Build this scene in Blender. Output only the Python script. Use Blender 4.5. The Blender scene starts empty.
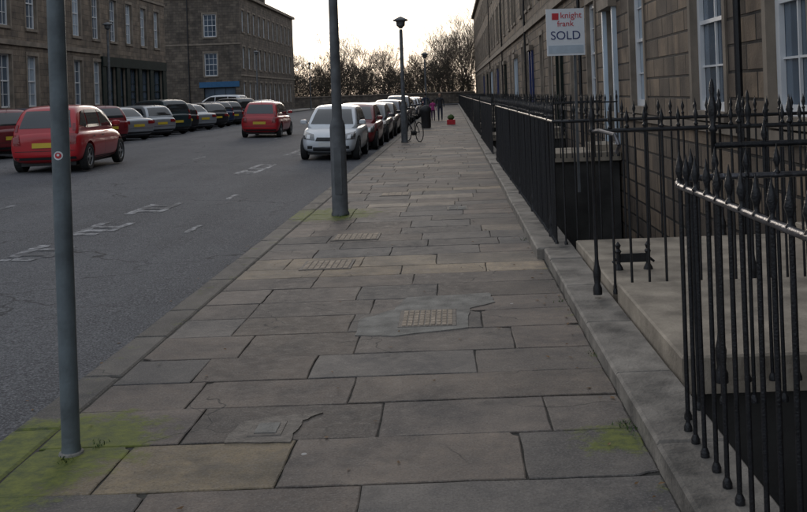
import bpy, bmesh, math, random
from mathutils import Vector, Matrix, noise as mnoise
from mathutils.bvhtree import BVHTree
R=random.Random(7)
scn=bpy.context.scene
COL=scn.collection
# ------------------------------------------------------------------ materials
def M(name,c,rough=.8,var=.25,scale=3,bump=0,bscale=40,metal=0,spec=.5,detail=3,tint=None,coat=0):
    m=bpy.data.materials.new(name); m.use_nodes=True; nt=m.node_tree; N=nt.nodes; L=nt.links
    b=N['Principled BSDF']; b.inputs['Roughness'].default_value=rough; b.inputs['Metallic'].default_value=metal
    b.inputs['Specular IOR Level'].default_value=spec
    b.inputs['Coat Weight'].default_value=coat; b.inputs['Coat Roughness'].default_value=.06
    tc=N.new('ShaderNodeTexCoord'); n=N.new('ShaderNodeTexNoise'); n.inputs['Scale'].default_value=scale; n.inputs['Detail'].default_value=detail
    L.new(tc.outputs['Object'],n.inputs['Vector'])
    mx=N.new('ShaderNodeMix'); mx.data_type='RGBA'
    c2=tint or c
    mx.inputs[6].default_value=(*[x*(1-var) for x in c],1); mx.inputs[7].default_value=(*[min(1,x*(1+var)) for x in c2],1)
    r=N.new('ShaderNodeMapRange'); r.inputs[1].default_value=.3; r.inputs[2].default_value=.7
    L.new(n.outputs['Fac'],r.inputs[0]); L.new(r.outputs[0],mx.inputs[0]); L.new(mx.outputs[2],b.inputs['Base Color'])
    if bump:
        n2=N.new('ShaderNodeTexNoise'); n2.inputs['Scale'].default_value=bscale; n2.inputs['Detail'].default_value=2
        L.new(tc.outputs['Object'],n2.inputs['Vector'])
        bp=N.new('ShaderNodeBump'); bp.inputs['Strength'].default_value=bump; bp.inputs['Distance'].default_value=.01
        L.new(n2.outputs['Fac'],bp.inputs['Height']); L.new(bp.outputs[0],b.inputs['Normal'])
    return m
def node_math(nt,op,a,b=None,c=None,clamp=False):
    n=nt.nodes.new('ShaderNodeMath'); n.operation=op; n.use_clamp=clamp
    for i,x in enumerate((a,b,c)):
        if x is None: continue
        if isinstance(x,(int,float)): n.inputs[i].default_value=x
        else: nt.links.new(x,n.inputs[i])
    return n.outputs[0]
def node_noise(nt,vec,scale,detail=4,rough=.5):
    n=nt.nodes.new('ShaderNodeTexNoise'); n.inputs['Scale'].default_value=scale; n.inputs['Detail'].default_value=detail; n.inputs['Roughness'].default_value=rough
    nt.links.new(vec,n.inputs['Vector']); return n.outputs['Fac']
def node_range(nt,x,a,b,c=0,d=1):
    n=nt.nodes.new('ShaderNodeMapRange'); nt.links.new(x,n.inputs[0])
    for i,v in enumerate((a,b,c,d)): n.inputs[i+1].default_value=v
    return n.outputs[0]
def node_mix(nt,f,a,b,bt='MIX'):
    n=nt.nodes.new('ShaderNodeMix'); n.data_type='RGBA'; n.blend_type=bt
    for i,x in ((0,f),(6,a),(7,b)):
        if isinstance(x,(int,float)): n.inputs[i].default_value=x
        elif isinstance(x,tuple): n.inputs[i].default_value=(*x,1)
        else: nt.links.new(x,n.inputs[i])
    return n.outputs[2]
def node_bump(nt,h,strength,dist,prev=None):
    n=nt.nodes.new('ShaderNodeBump'); n.inputs['Strength'].default_value=strength; n.inputs['Distance'].default_value=dist
    nt.links.new(h,n.inputs['Height'])
    if prev: nt.links.new(prev,n.inputs['Normal'])
    return n.outputs[0]
def newmat(name,rough=.85,spec=.4):
    m=bpy.data.materials.new(name); m.use_nodes=True; nt=m.node_tree; b=nt.nodes['Principled BSDF']
    b.inputs['Roughness'].default_value=rough; b.inputs['Specular IOR Level'].default_value=spec
    g=nt.nodes.new('ShaderNodeNewGeometry')
    return m,nt,b,g.outputs['Position']
def warped_edges(nt,P,scale,warp):
    v=nt.nodes.new('ShaderNodeTexVoronoi'); v.feature='DISTANCE_TO_EDGE'; v.inputs['Scale'].default_value=scale
    dm=nt.nodes.new('ShaderNodeVectorMath'); dm.operation='ADD'
    nn=nt.nodes.new('ShaderNodeTexNoise'); nn.inputs['Scale'].default_value=warp; nn.inputs['Detail'].default_value=4; nt.links.new(P,nn.inputs['Vector'])
    nt.links.new(P,dm.inputs[0]); nt.links.new(nn.outputs['Color'],dm.inputs[1]); nt.links.new(dm.outputs[0],v.inputs['Vector'])
    return v.outputs['Distance']
def stone_wall(name,c1,c2,mortar,bw=.75,bh=.34,msize=.012,bump=1.0,dirt=.5):
    m,nt,b,P=newmat(name)
    sp=nt.nodes.new('ShaderNodeSeparateXYZ'); nt.links.new(P,sp.inputs[0])
    cb=nt.nodes.new('ShaderNodeCombineXYZ'); nt.links.new(node_math(nt,'ADD',sp.outputs[0],sp.outputs[1]),cb.inputs[0]); nt.links.new(sp.outputs[2],cb.inputs[1])
    br=nt.nodes.new('ShaderNodeTexBrick'); nt.links.new(cb.outputs[0],br.inputs['Vector'])
    br.inputs['Color1'].default_value=(*c1,1); br.inputs['Color2'].default_value=(*c2,1); br.inputs['Mortar'].default_value=(*mortar,1)
    br.inputs['Scale'].default_value=1; br.inputs['Brick Width'].default_value=bw; br.inputs['Row Height'].default_value=bh
    br.inputs['Mortar Size'].default_value=msize; br.inputs['Mortar Smooth'].default_value=.4; br.inputs['Bias'].default_value=-.1
    col=node_mix(nt,1.0,br.outputs['Color'],node_mix(nt,node_range(nt,node_noise(nt,P,1.3,5,.65),.32,.68),(.58,.57,.58),(1.28,1.23,1.17)),'MULTIPLY')
    st=nt.nodes.new('ShaderNodeMapping'); nt.links.new(P,st.inputs[0]); st.inputs['Scale'].default_value=(1.6,1.6,.18)
    soot=node_range(nt,node_noise(nt,st.outputs[0],1.2,3,.6),.45,.75,0,dirt)
    col=node_mix(nt,soot,col,(.05,.045,.042))
    nt.links.new(col,b.inputs['Base Color'])
    h=node_math(nt,'SUBTRACT',node_math(nt,'MULTIPLY',node_noise(nt,P,28,2),.35),br.outputs['Fac'])
    nt.links.new(node_bump(nt,h,bump,.02),b.inputs['Normal'])
    return m
def asphalt():
    m,nt,b,P=newmat('asphalt',.85,.35)
    big=node_noise(nt,P,.35,4,.6)
    mp=nt.nodes.new('ShaderNodeMapping'); nt.links.new(P,mp.inputs[0]); mp.inputs['Scale'].default_value=(1.1,.09,1)
    track=node_noise(nt,mp.outputs[0],1,2)
    sp=node_noise(nt,P,60,2,.8); mid=node_noise(nt,P,11,4,.75)
    c=node_mix(nt,node_range(nt,big,.35,.65),(.060,.062,.069),(.098,.101,.110))
    c=node_mix(nt,node_range(nt,track,.42,.68,0,.55),c,(.122,.125,.134))
    c=node_mix(nt,node_range(nt,sp,.5,.68,0,.8),c,(.25,.25,.26))
    c=node_mix(nt,node_range(nt,sp,.47,.33,0,.8),c,(.015,.015,.017))
    c=node_mix(nt,node_range(nt,mid,.52,.72,0,.55),c,(.045,.045,.05))
    c=node_mix(nt,node_range(nt,mid,.44,.28,0,.5),c,(.17,.17,.175))
    crack=node_math(nt,'MULTIPLY',node_range(nt,warped_edges(nt,P,.42,1.7),.012,.003,0,.8),node_range(nt,big,.45,.6))
    c=node_mix(nt,crack,c,(.015,.015,.016))
    nt.links.new(c,b.inputs['Base Color'])
    nt.links.new(node_bump(nt,sp,.7,.012),b.inputs['Normal'])
    return m
def pavemat():
    m,nt,b,P=newmat('sandstone_paving',.78,.3)
    at=nt.nodes.new('ShaderNodeAttribute'); at.attribute_name='Col'
    n1=node_noise(nt,P,1.7,5,.72); n2=node_noise(nt,P,12,4,.75); n3=node_noise(nt,P,90,2,.7)
    c=node_mix(nt,1.0,at.outputs['Color'],node_mix(nt,node_range(nt,n1,.33,.67),(.54,.55,.58),(1.36,1.29,1.2)),'MULTIPLY')
    c=node_mix(nt,1.0,c,node_mix(nt,node_range(nt,n2,.3,.72),(.66,.66,.68),(1.32,1.29,1.24)),'MULTIPLY')
    c=node_mix(nt,node_range(nt,n3,.52,.72,0,.4),c,(.30,.28,.26))
    c=node_mix(nt,node_range(nt,n3,.45,.3,0,.5),c,(.04,.04,.04))
    # darker damp stains
    stn=node_noise(nt,P,3.1,3,.6)
    c=node_mix(nt,node_range(nt,stn,.60,.70,0,.45),c,(.06,.058,.056))
    v=nt.nodes.new('ShaderNodeTexVoronoi'); v.inputs['Scale'].default_value=2.1; nt.links.new(P,v.inputs['Vector'])
    hs=nt.nodes.new('ShaderNodeSeparateColor'); nt.links.new(v.outputs['Color'],hs.inputs[0])
    gum=node_math(nt,'MULTIPLY',node_math(nt,'LESS_THAN',v.outputs['Distance'],.028),node_math(nt,'GREATER_THAN',hs.outputs[0],.4))
    c=node_mix(nt,node_math(nt,'MULTIPLY',gum,.85),c,(.46,.45,.43))
    cr=node_math(nt,'MULTIPLY',node_range(nt,warped_edges(nt,P,.9,1.1),.006,.002,0,.85),node_range(nt,node_noise(nt,P,.55,2),.50,.54))
    c=node_mix(nt,cr,c,(.03,.03,.03))
    def near(px,py,r0,r1):
        d=nt.nodes.new('ShaderNodeVectorMath'); d.operation='DISTANCE'; nt.links.new(P,d.inputs[0]); d.inputs[1].default_value=(px,py,0)
        return node_range(nt,d.outputs['Value'],r1,r0)
    ms=node_math(nt,'MAXIMUM',near(-1.98,4.62,.25,.72),node_math(nt,'MAXIMUM',near(-2.2,4.15,.25,.75),node_math(nt,'MULTIPLY',near(.72,4.45,.05,.38),.8)))
    ms=node_math(nt,'MAXIMUM',ms,near(-1.8,13.4,.3,1.1))
    sx=nt.nodes.new('ShaderNodeSeparateXYZ'); nt.links.new(P,sx.inputs[0])
    edge=node_math(nt,'MAXIMUM',node_range(nt,sx.outputs[0],.62,.85,0,.36),node_range(nt,sx.outputs[0],-1.95,-2.1,0,.26))
    ms=node_math(nt,'MAXIMUM',ms,edge)
    mn=node_noise(nt,P,6,5,.7)
    mf=node_math(nt,'MULTIPLY',node_range(nt,node_math(nt,'ADD',node_math(nt,'MULTIPLY',ms,.6),mn),.74,.95),.95)
    c=node_mix(nt,mf,c,node_mix(nt,node_range(nt,n2,.35,.65),(.05,.075,.015),(.18,.20,.045)))
    nt.links.new(c,b.inputs['Base Color'])
    nt.links.new(node_range(nt,n2,.3,.7,.62,.88),b.inputs['Roughness'])
    h=node_math(nt,'ADD',node_math(nt,'MULTIPLY',n2,.4),node_math(nt,'MULTIPLY',n3,.4))
    h=node_math(nt,'ADD',h,node_math(nt,'MULTIPLY',mf,.8))
    nt.links.new(node_bump(nt,h,.45,.008),b.inputs['Normal'])
    return m
def wornpaint():
    m,nt,b,P=newmat('worn_road_paint',.8,.3)
    n=node_noise(nt,P,9,6,.8); n2=node_noise(nt,P,1.6,3)
    f=node_math(nt,'ADD',n,node_math(nt,'MULTIPLY',n2,.7))
    c=node_mix(nt,node_range(nt,f,.78,1.0),(.09,.093,.10),(.42,.42,.43))
    nt.links.new(c,b.inputs['Base Color']); return m
def glassmat(name,c,rough=.06):
    m,nt,b,P=newmat(name,rough,.9)
    n=node_noise(nt,P,.55,3); nt.links.new(node_mix(nt,node_range(nt,n,.35,.65),tuple(x*.55 for x in c),c),b.inputs['Base Color'])
    nt.links.new(node_bump(nt,node_noise(nt,P,1.6,2),.15,.02),b.inputs['Normal'])
    return m
mt={}
mt['asphalt']=asphalt(); mt['pave']=pavemat(); mt['paint']=wornpaint()
mt['joint']=M('joint_dirt',(.05,.047,.04),.95,.5,8,.5,60)
mt['kerb']=M('kerb_stone',(.11,.108,.105),.7,.35,4,.5,50)
mt['step']=M('step_sandstone',(.155,.143,.128),.8,.5,4.2,.6,45,tint=(.205,.185,.16),detail=6)
mt['platt']=M('platt_sandstone',(.33,.28,.22),.85,.38,3.6,.5,40,detail=6)
mt['concrete']=M('patch_concrete',(.21,.20,.18),.85,.35,7,.6,70)
mt['cover']=M('cover_buff',(.33,.265,.20),.8,.35,18,.5,80)
mt['iron_cover']=M('cover_iron',(.12,.105,.09),.7,.4,20,.4,90)
mt['iron']=M('black_painted_iron',(.012,.0125,.015),.38,.4,30,.3,120,spec=.45)
mt['ironrail']=M('worn_rail_iron',(.10,.10,.11),.34,.6,14,.2,80,metal=.5,spec=.8)
mt['pole']=M('grey_green_paint',(.105,.128,.14),.55,.35,7,.2,60,detail=6)
mt['pole2']=M('grey_lamp_paint',(.095,.10,.105),.6,.35,6,.2,60,detail=6)
mt['wallR']=stone_wall('weathered_ashlar',(.255,.195,.14),(.10,.084,.071),(.035,.03,.026),.8,.36,.024,1.0,.6)
mt['wallL']=stone_wall('grey_sandstone',(.225,.182,.14),(.13,.108,.087),(.07,.06,.05),.7,.3,.01,.6,.55)
mt['wallL2']=stone_wall('rubble_sandstone',(.175,.148,.12),(.095,.08,.066),(.055,.048,.043),.55,.27,.012,.6,.55)
mt['trim']=M('dressed_stone',(.215,.178,.14),.85,.32,2,.3,40,detail=6)
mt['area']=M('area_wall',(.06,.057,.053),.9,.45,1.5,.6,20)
mt['white']=M('white_gloss_paint',(.72,.73,.74),.45,.06,3)
mt['doorp']=M('pale_blue_paint',(.55,.64,.72),.5,.06,3)
mt['glass']=glassmat('sash_glass',(.10,.14,.19))
mt['glassR']=glassmat('sash_glass_blinds_sky_tint',(.40,.48,.56),.12)  # pale blue base colour stands for blinds plus a painted-in sky reflection
mt['slate']=M('slate',(.055,.058,.065),.75,.35,5,.4,30)
mt['darkshop']=M('dark_green_timber',(.012,.02,.017),.7,.3,4,spec=.25)
mt['blue']=M('blue_fascia',(.03,.12,.25),.7,.1,4)
mt['bark']=M('bark',(.095,.075,.058),.95,.3,6,detail=1)
mt['twig']=M('winter_shrub',(.075,.060,.042),.95,.5,.6,detail=1)
mt['soil']=M('rough_ground',(.06,.062,.045),.95,.4,.3)
mt['tyre']=M('tyre',(.018,.018,.018),.85,.2,20)
mt['hub']=M('alloy',(.35,.36,.37),.35,.15,10,metal=.7)
mt['carglass']=M('car_glass',(.018,.022,.025),.05,.2,2,spec=1.0)
mt['black']=M('black_plastic',(.02,.02,.021),.6,.2,8)
mt['red_lens']=M('red_lens',(.20,.006,.008),.15,.1,20,coat=.6)
mt['clear_lens']=M('clear_lens',(.62,.64,.66),.12,.1,20,coat=1)
mt['lampbowl']=M('headlamp_bowl',(.12,.125,.13),.15,.3,30,metal=.6,coat=1)
mt['plate_y']=M('yellow_plate',(.62,.45,.04),.5,.05,5)
mt['plate_w']=M('white_plate',(.65,.65,.62),.5,.05,5)
mt['skin']=M('skin',(.45,.28,.2),.6,.1,10)
mt['hair']=M('hair',(.03,.02,.015),.7,.2,20)
mt['sign_w']=M('sign_white',(.74,.76,.78),.6,.04,4)
mt['sign_r']=M('sign_red',(.55,.02,.03),.5,.1,9)
mt['sign_b']=M('sign_navy',(.02,.035,.14),.5,.1,9)
mt['sign_g']=M('sign_grey',(.45,.52,.58),.5,.1,9)
mt['leaf']=M('dead_leaf',(.16,.09,.04),.8,.4,6)
mt['weed']=M('weed_green',(.05,.09,.02),.8,.4,20)
# ------------------------------------------------------------------ mesh builder
class MB:
    def __init__(s): s.v=[];s.f=[];s.m=[];s.ml=[];s.cols=None
    def mi(s,mat):
        if mat not in s.ml: s.ml.append(mat)
        return s.ml.index(mat)
    def add(s,vs,fs,mat):
        o=len(s.v); s.v+= [tuple(p) for p in vs]; k=s.mi(mat)
        for f in fs: s.f.append([i+o for i in f]); s.m.append(k)
    def quad(s,a,b,c,d,mat): s.add([a,b,c,d],[(0,1,2,3)],mat)
    def box(s,x0,x1,y0,y1,z0,z1,mat,T=None,ch=0):
        if ch:
            c=ch
            vs=[(x0,y0,z0),(x1,y0,z0),(x1,y1,z0),(x0,y1,z0),(x0,y0,z1-c),(x1,y0,z1-c),(x1,y1,z1-c),(x0,y1,z1-c),(x0+c,y0+c,z1),(x1-c,y0+c,z1),(x1-c,y1-c,z1),(x0+c,y1-c,z1)]
            fs=[(0,3,2,1),(0,1,5,4),(1,2,6,5),(2,3,7,6),(3,0,4,7),(4,5,9,8),(5,6,10,9),(6,7,11,10),(7,4,8,11),(8,9,10,11)]
        else:
            vs=[(x0,y0,z0),(x1,y0,z0),(x1,y1,z0),(x0,y1,z0),(x0,y0,z1),(x1,y0,z1),(x1,y1,z1),(x0,y1,z1)]
            fs=[(0,3,2,1),(4,5,6,7),(0,1,5,4),(1,2,6,5),(2,3,7,6),(3,0,4,7)]
        if T: vs=[T@Vector(p) for p in vs]
        s.add(vs,fs,mat)
    def cyl(s,p0,p1,r0,r1,n,mat,caps=True):
        p0=Vector(p0);p1=Vector(p1);d=(p1-p0).normalized()
        a=d.orthogonal().normalized(); b=d.cross(a)
        vs=[];fs=[]
        for p,r in((p0,r0),(p1,r1)):
            for i in range(n):
                t=2*math.pi*i/n; vs.append(p+a*math.cos(t)*r+b*math.sin(t)*r)
        for i in range(n): fs.append((i,(i+1)%n,n+(i+1)%n,n+i))
        if caps: fs.append(tuple(range(n-1,-1,-1))); fs.append(tuple(range(n,2*n)))
        s.add(vs,fs,mat)
    def lathe(s,c,prof,n,mat,ax='z'):
        vs=[];fs=[]
        for r,h in prof:
            for i in range(n):
                t=2*math.pi*(i+.5)/n; a=r*math.cos(t); b=r*math.sin(t)
                vs.append((c[0]+a,c[1]+b,c[2]+h) if ax=='z' else (c[0]+h,c[1]+a,c[2]+b))
        for k in range(len(prof)-1):
            for i in range(n): fs.append((k*n+i,k*n+(i+1)%n,(k+1)*n+(i+1)%n,(k+1)*n+i))
        fs.append(tuple(range(n-1,-1,-1))); fs.append(tuple(range((len(prof)-1)*n,len(prof)*n)))
        s.add(vs,fs,mat)
    def tube(s,pts,r,n,mat):
        for a,b in zip(pts[:-1],pts[1:]): s.cyl(a,b,r,r,n,mat)
    def mesh(s,name,smooth=False):
        me=bpy.data.meshes.new(name); me.from_pydata(s.v,[],s.f)
        for m in s.ml: me.materials.append(mt[m] if isinstance(m,str) else m)
        me.polygons.foreach_set('material_index',s.m)
        if smooth: me.polygons.foreach_set('use_smooth',[True]*len(s.f))
        me.update(); return me
    def obj(s,name,parent=None,smooth=False,angle=None):
        me=s.mesh(name,smooth or angle is not None)
        if angle is not None:
            try: me.set_sharp_from_angle(angle=math.radians(angle))
            except Exception: pass
        return link(me,name,parent)
def link(me,name,parent=None):
    o=bpy.data.objects.new(name,me); COL.objects.link(o)
    if parent: o.parent=parent
    return o
def empty(name,loc=(0,0,0),rz=0):
    e=bpy.data.objects.new(name,None); e.location=loc; e.rotation_euler=(0,0,rz); COL.objects.link(e); e.empty_display_size=.2
    return e
# ------------------------------------------------------------------ road profile
def roadz(x):
    x=-x
    if x<2.3: return -.11
    if x<10: return -.11+(x-2.3)/7.7*.25
    return .14
YF=150
g=MB()
zz=-.30
for (x0,x1,y0,y1) in ((-600,1.12,-60,YF),(3.8,600,-60,YF),(-600,600,YF,1500),(-600,600,-300,-60)):
    g.quad((x0,y0,zz),(x1,y0,zz),(x1,y1,zz),(x0,y1,zz),'soil')
g.obj('ground')
r=MB()
xs=[-2.3-i*.7 for i in range(22)]+[-17.4]
for a,b in zip(xs[:-1],xs[1:]):
    for y0,y1 in((-20,60),(60,132)):
        r.quad((b,y0,roadz(b)),(a,y0,roadz(a)),(a,y1,roadz(a)),(b,y1,roadz(b)),'asphalt')
r.quad((-80,73,.143),(-17.4,73,.143),(-17.4,92,.143),(-80,92,.143),'asphalt')
r.quad((-60,132,.10),(3,132,.10),(3,140,.10),(-60,140,.10),'asphalt')
ro=r.obj('road',smooth=True)
mk=MB()
def mark(x0,x1,y0,y1,lift=.005):
    n=max(1,int((y1-y0)/.12)); 
    j=[(R.uniform(-.02,.02),R.uniform(-.02,.02)) for _ in range(n+1)]
    for i in range(n):
        a=y0+(y1-y0)*i/n;b2=y0+(y1-y0)*(i+1)/n
        if R.random()<.1: continue
        mk.quad((x0+j[i][0],a,roadz(x0)+lift),(x1+j[i][1],a,roadz(x1)+lift),(x1+j[i+1][1],b2,roadz(x1)+lift),(x0+j[i+1][0],b2,roadz(x0)+lift),'paint')
for (y0,y1) in ((10.4,11.5),(12.3,13.6),(14.4,16.0),(21.5,24.6),(28,31)):
    mark(-5.05,-4.92,y0,y1); mark(-4.67,-4.56,y0+.25,y1-.1)
    yy=y0
    while yy<y1-.3:
        if R.random()<.85: mark(-4.92,-4.67,yy,yy+.16,.006)
        yy+=.34
for y in (14,26,38,50): mark(-7.3,-7.2,y+.5,y+1.6)
mark(-3.6,-3.53,12.5,13.2); mark(-4.0,-3.93,16.5,17.2)
mk.obj('road_marking')
# ------------------------------------------------------------------ paving
def add_slab(vs,fs,cols,outline,zc,tilt,col,ch=.006):
    cx=sum(p[0] for p in outline)/len(outline); cy=sum(p[1] for p in outline)/len(outline)
    n=len(outline); o=len(vs)
    def zt(x,y): return zc+tilt[0]*(x-cx)+tilt[1]*(y-cy)
    for x,y in outline: vs.append((x,y,zt(x,y)-.02))
    for x,y in outline: vs.append((x,y,zt(x,y)-ch*.55))
    for x,y in outline:
        dx=cx-x;dy=cy-y
        sx=math.copysign(min(abs(dx),ch),dx); sy=math.copysign(min(abs(dy),ch),dy)
        vs.append((x+sx,y+sy,zt(x,y)))
    for i in range(n):
        j=(i+1)%n
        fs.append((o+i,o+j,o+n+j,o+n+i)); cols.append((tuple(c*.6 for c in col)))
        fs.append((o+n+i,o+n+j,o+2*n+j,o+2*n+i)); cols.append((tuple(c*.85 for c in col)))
    fs.append(tuple(range(o+2*n,o+3*n))); cols.append(col)
def outline(x0,x1,y0,y1,s0,jit,step=.11):
    pts=[]
    cut=[(R.uniform(.02,.09),R.uniform(.015,.06)) if (jit and R.random()<.09) else None for _ in range(4)]
    cs=[(x0,y0+s0*x0),(x1,y0+s0*x1),(x1,y1+s0*x1),(x0,y1+s0*x0)]
    sg=[(1,1),(-1,1),(-1,-1),(1,-1)]
    for k in range(4):
        ax,ay=cs[k]; bx,by=cs[(k+1)%4]
        L=math.hypot(bx-ax,by-ay); kk=max(1,int(L/step)) if jit else 1
        if cut[k]:
            cx,cy=cut[k]; A=(ax,ay+sg[k][1]*cy); B=(ax+sg[k][0]*cx,ay)
            if k%2: A,B=B,A
            pts.append(A); pts.append(((A[0]+B[0])/2+sg[k][0]*.008,(A[1]+B[1])/2+sg[k][1]*.006)); pts.append(B)
        else: pts.append((ax+R.uniform(-jit,jit)*1.5,ay+R.uniform(-jit,jit)*1.5))
        for i in range(1,kk):
            t=i/kk; pts.append((ax+(bx-ax)*t+R.uniform(-jit,jit),ay+(by-ay)*t+R.uniform(-jit,jit)))
    return pts
vs=[];fs=[];cols=[]
rows=[1.0,1.55,2.05,2.6,3.1,3.6,4.04,4.6,5.12,5.6,6.1,6.67,7.2,7.7,8.25,8.75,9.2]
while rows[-1]<YF: rows.append(rows[-1]+R.uniform(.45,.62))
XL,XR=-2.06,.835
for i in range(len(rows)-1):
    y0,y1=rows[i],rows[i+1]; near=y0<16
    x=XL; off=R.uniform(.3,.8); first=True
    buffrow=(8.6<y0<9.7) or R.random()<.10
    gap=.0035 if near else .0045
    sk=.004
    while x<XR-.01:
        w=off if first else R.uniform(.62,1.12); first=False
        x1=x+w
        if XR-x1<.35: x1=XR
        t=R.uniform(.78,1.2)
        base=R.choice([(.142,.128,.117),(.124,.118,.113),(.152,.132,.116),(.114,.112,.111),(.148,.128,.114),(.13,.116,.106)])
        if buffrow and R.random()<.6 and y0>8: base=R.choice([(.29,.24,.18),(.24,.205,.16),(.23,.205,.175)])
        elif y0>10 and R.random()<.12: base=(.24,.21,.175)
        if 4.0<=y0<4.5 and x<-1.3: base=(.20,.166,.115)
        col=tuple(c*t*1.08 for c in base)
        add_slab(vs,fs,cols,outline(x+gap,x1-gap,y0+gap,y1-gap,sk,.004 if near else 0),R.uniform(-.003,.001),(R.uniform(-.004,.004),R.uniform(-.004,.004)),col)
        x=x1
y=-1
while y<YF:
    l=R.uniform(.8,1.3); t=R.uniform(.8,1.15)*.85
    add_slab(vs,fs,cols,outline(-2.31,-2.075,y+.004,y+l-.004,0,.003 if y<20 else 0,.2),.0,(R.uniform(-.004,.004),0),(.128*t,.124*t,.118*t),.015)
    y+=l
me=bpy.data.meshes.new('pavement'); me.from_pydata(vs,[],fs); me.materials.append(mt['pave'])
ca=me.color_attributes.new('Col','FLOAT_COLOR','CORNER')
data=[]
for p,c in zip(me.polygons,cols): data+= [c[0],c[1],c[2],1]*p.loop_total
ca.data.foreach_set('color',data)
link(me,'pavement')
b=MB(); b.box(-2.29,1.12,-5,YF,-.29,-.010,'joint')
b.box(-21,-17.4,-20,73,-.29,.27,'kerb'); b.box(-21,-17.4,92,132,-.29,.27,'kerb')
b.obj('pavement_base')
def cover(name,cx,cy,w,d,mat,frame,grid=(6,4),z=.006):
    e=empty(name); c=MB()
    c.box(cx-w/2,cx+w/2,cy-d/2,cy+d/2,-.02,z,frame,ch=.003)
    nx,ny=grid; iw=(w-.05)/nx; idd=(d-.05)/ny
    for i in range(nx):
        for j in range(ny):
            x=cx-w/2+.025+i*iw; y=cy-d/2+.025+j*idd
            c.box(x+.005,x+iw-.005,y+.005,y+idd-.005,z-.001,z+.004,mat,ch=.002)
    c.obj('cover_plate',e)
def patch(name,pts,z,mat='concrete'):
    c=MB(); n=len(pts)
    P=[]
    for i in range(n):
        a=pts[i];bb=pts[(i+1)%n]
        for k in range(5):
            t=k/5; P.append((a[0]+(bb[0]-a[0])*t+R.uniform(-.01,.01),a[1]+(bb[1]-a[1])*t+R.uniform(-.01,.01)))
    n=len(P)
    c.add([(x,y,-.01) for x,y in P]+[(x,y,z) for x,y in P],[(i,(i+1)%n,n+(i+1)%n,n+i) for i in range(n)]+[tuple(range(n,2*n))],mat)
    return c.obj(name)
patch('concrete_patch',[(-.72,6.55),(-.45,6.5),(.06,6.66),(.08,7.25),(.28,7.45),(.25,7.78),(-.42,7.72),(-.5,7.3),(-.74,7.0)],.0045)
cover('access_cover',-.235,6.98,.42,.52,'cover','iron_cover',(9,6),.0075)
patch('concrete_patch',[(-1.16,4.58),(-.84,4.56),(-.82,4.86),(-.74,4.97),(-.98,4.94),(-1.14,4.86)],.0045,'iron_cover')
cover('access_cover',-.98,4.75,.17,.2,'concrete','iron_cover',(1,1),.0075)
cover('access_cover',-1.28,9.35,.5,.5,'cover','iron_cover',(8,3),.006)
cover('access_cover',-1.18,11.15,.55,.5,'cover','iron_cover',(8,3),.006)
cover('access_cover',-1.0,15.8,.5,.5,'cover','iron_cover',(4,3),.006)
cover('access_cover',.02,13.6,.3,.4,'concrete','iron_cover',(2,2),.006)
# ------------------------------------------------------------------ plinth, platts, area
p=MB(); y=.2
while y<YF:
    l=R.uniform(1.0,1.5)
    if y<9.3<y+l: l=9.3-y
    dz=R.uniform(-.008,.008)
    sh=0 if y<9.3 else -.06
    p.box(.84+sh+R.uniform(-.006,.006),1.15,y+.004,y+l-.004,-.05,.10+dz,'step',ch=.014)
    y+=max(l,.3)
p.obj('railing_plinth')
ar=MB()
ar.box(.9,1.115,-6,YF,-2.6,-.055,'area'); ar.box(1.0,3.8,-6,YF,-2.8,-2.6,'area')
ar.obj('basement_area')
def platt(y0,y1,z,name='entrance_platt'):
    e=empty(name); c=MB()
    c.box(1.16,3.78,y0,y1,z-.2,z,'platt',ch=.012)
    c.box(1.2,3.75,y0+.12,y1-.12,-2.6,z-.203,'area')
    c.box(3.2,3.77,y0+.3,y1-.3,z+.002,z+.15,'platt',ch=.01)
    c.obj('slab',e)
platt(5.0,6.95,.22); platt(7.15,9.28,.17)
for y0 in (21.5,32,43.5,54,65,76,87,98,109): platt(y0,y0+2,.2)
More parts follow.
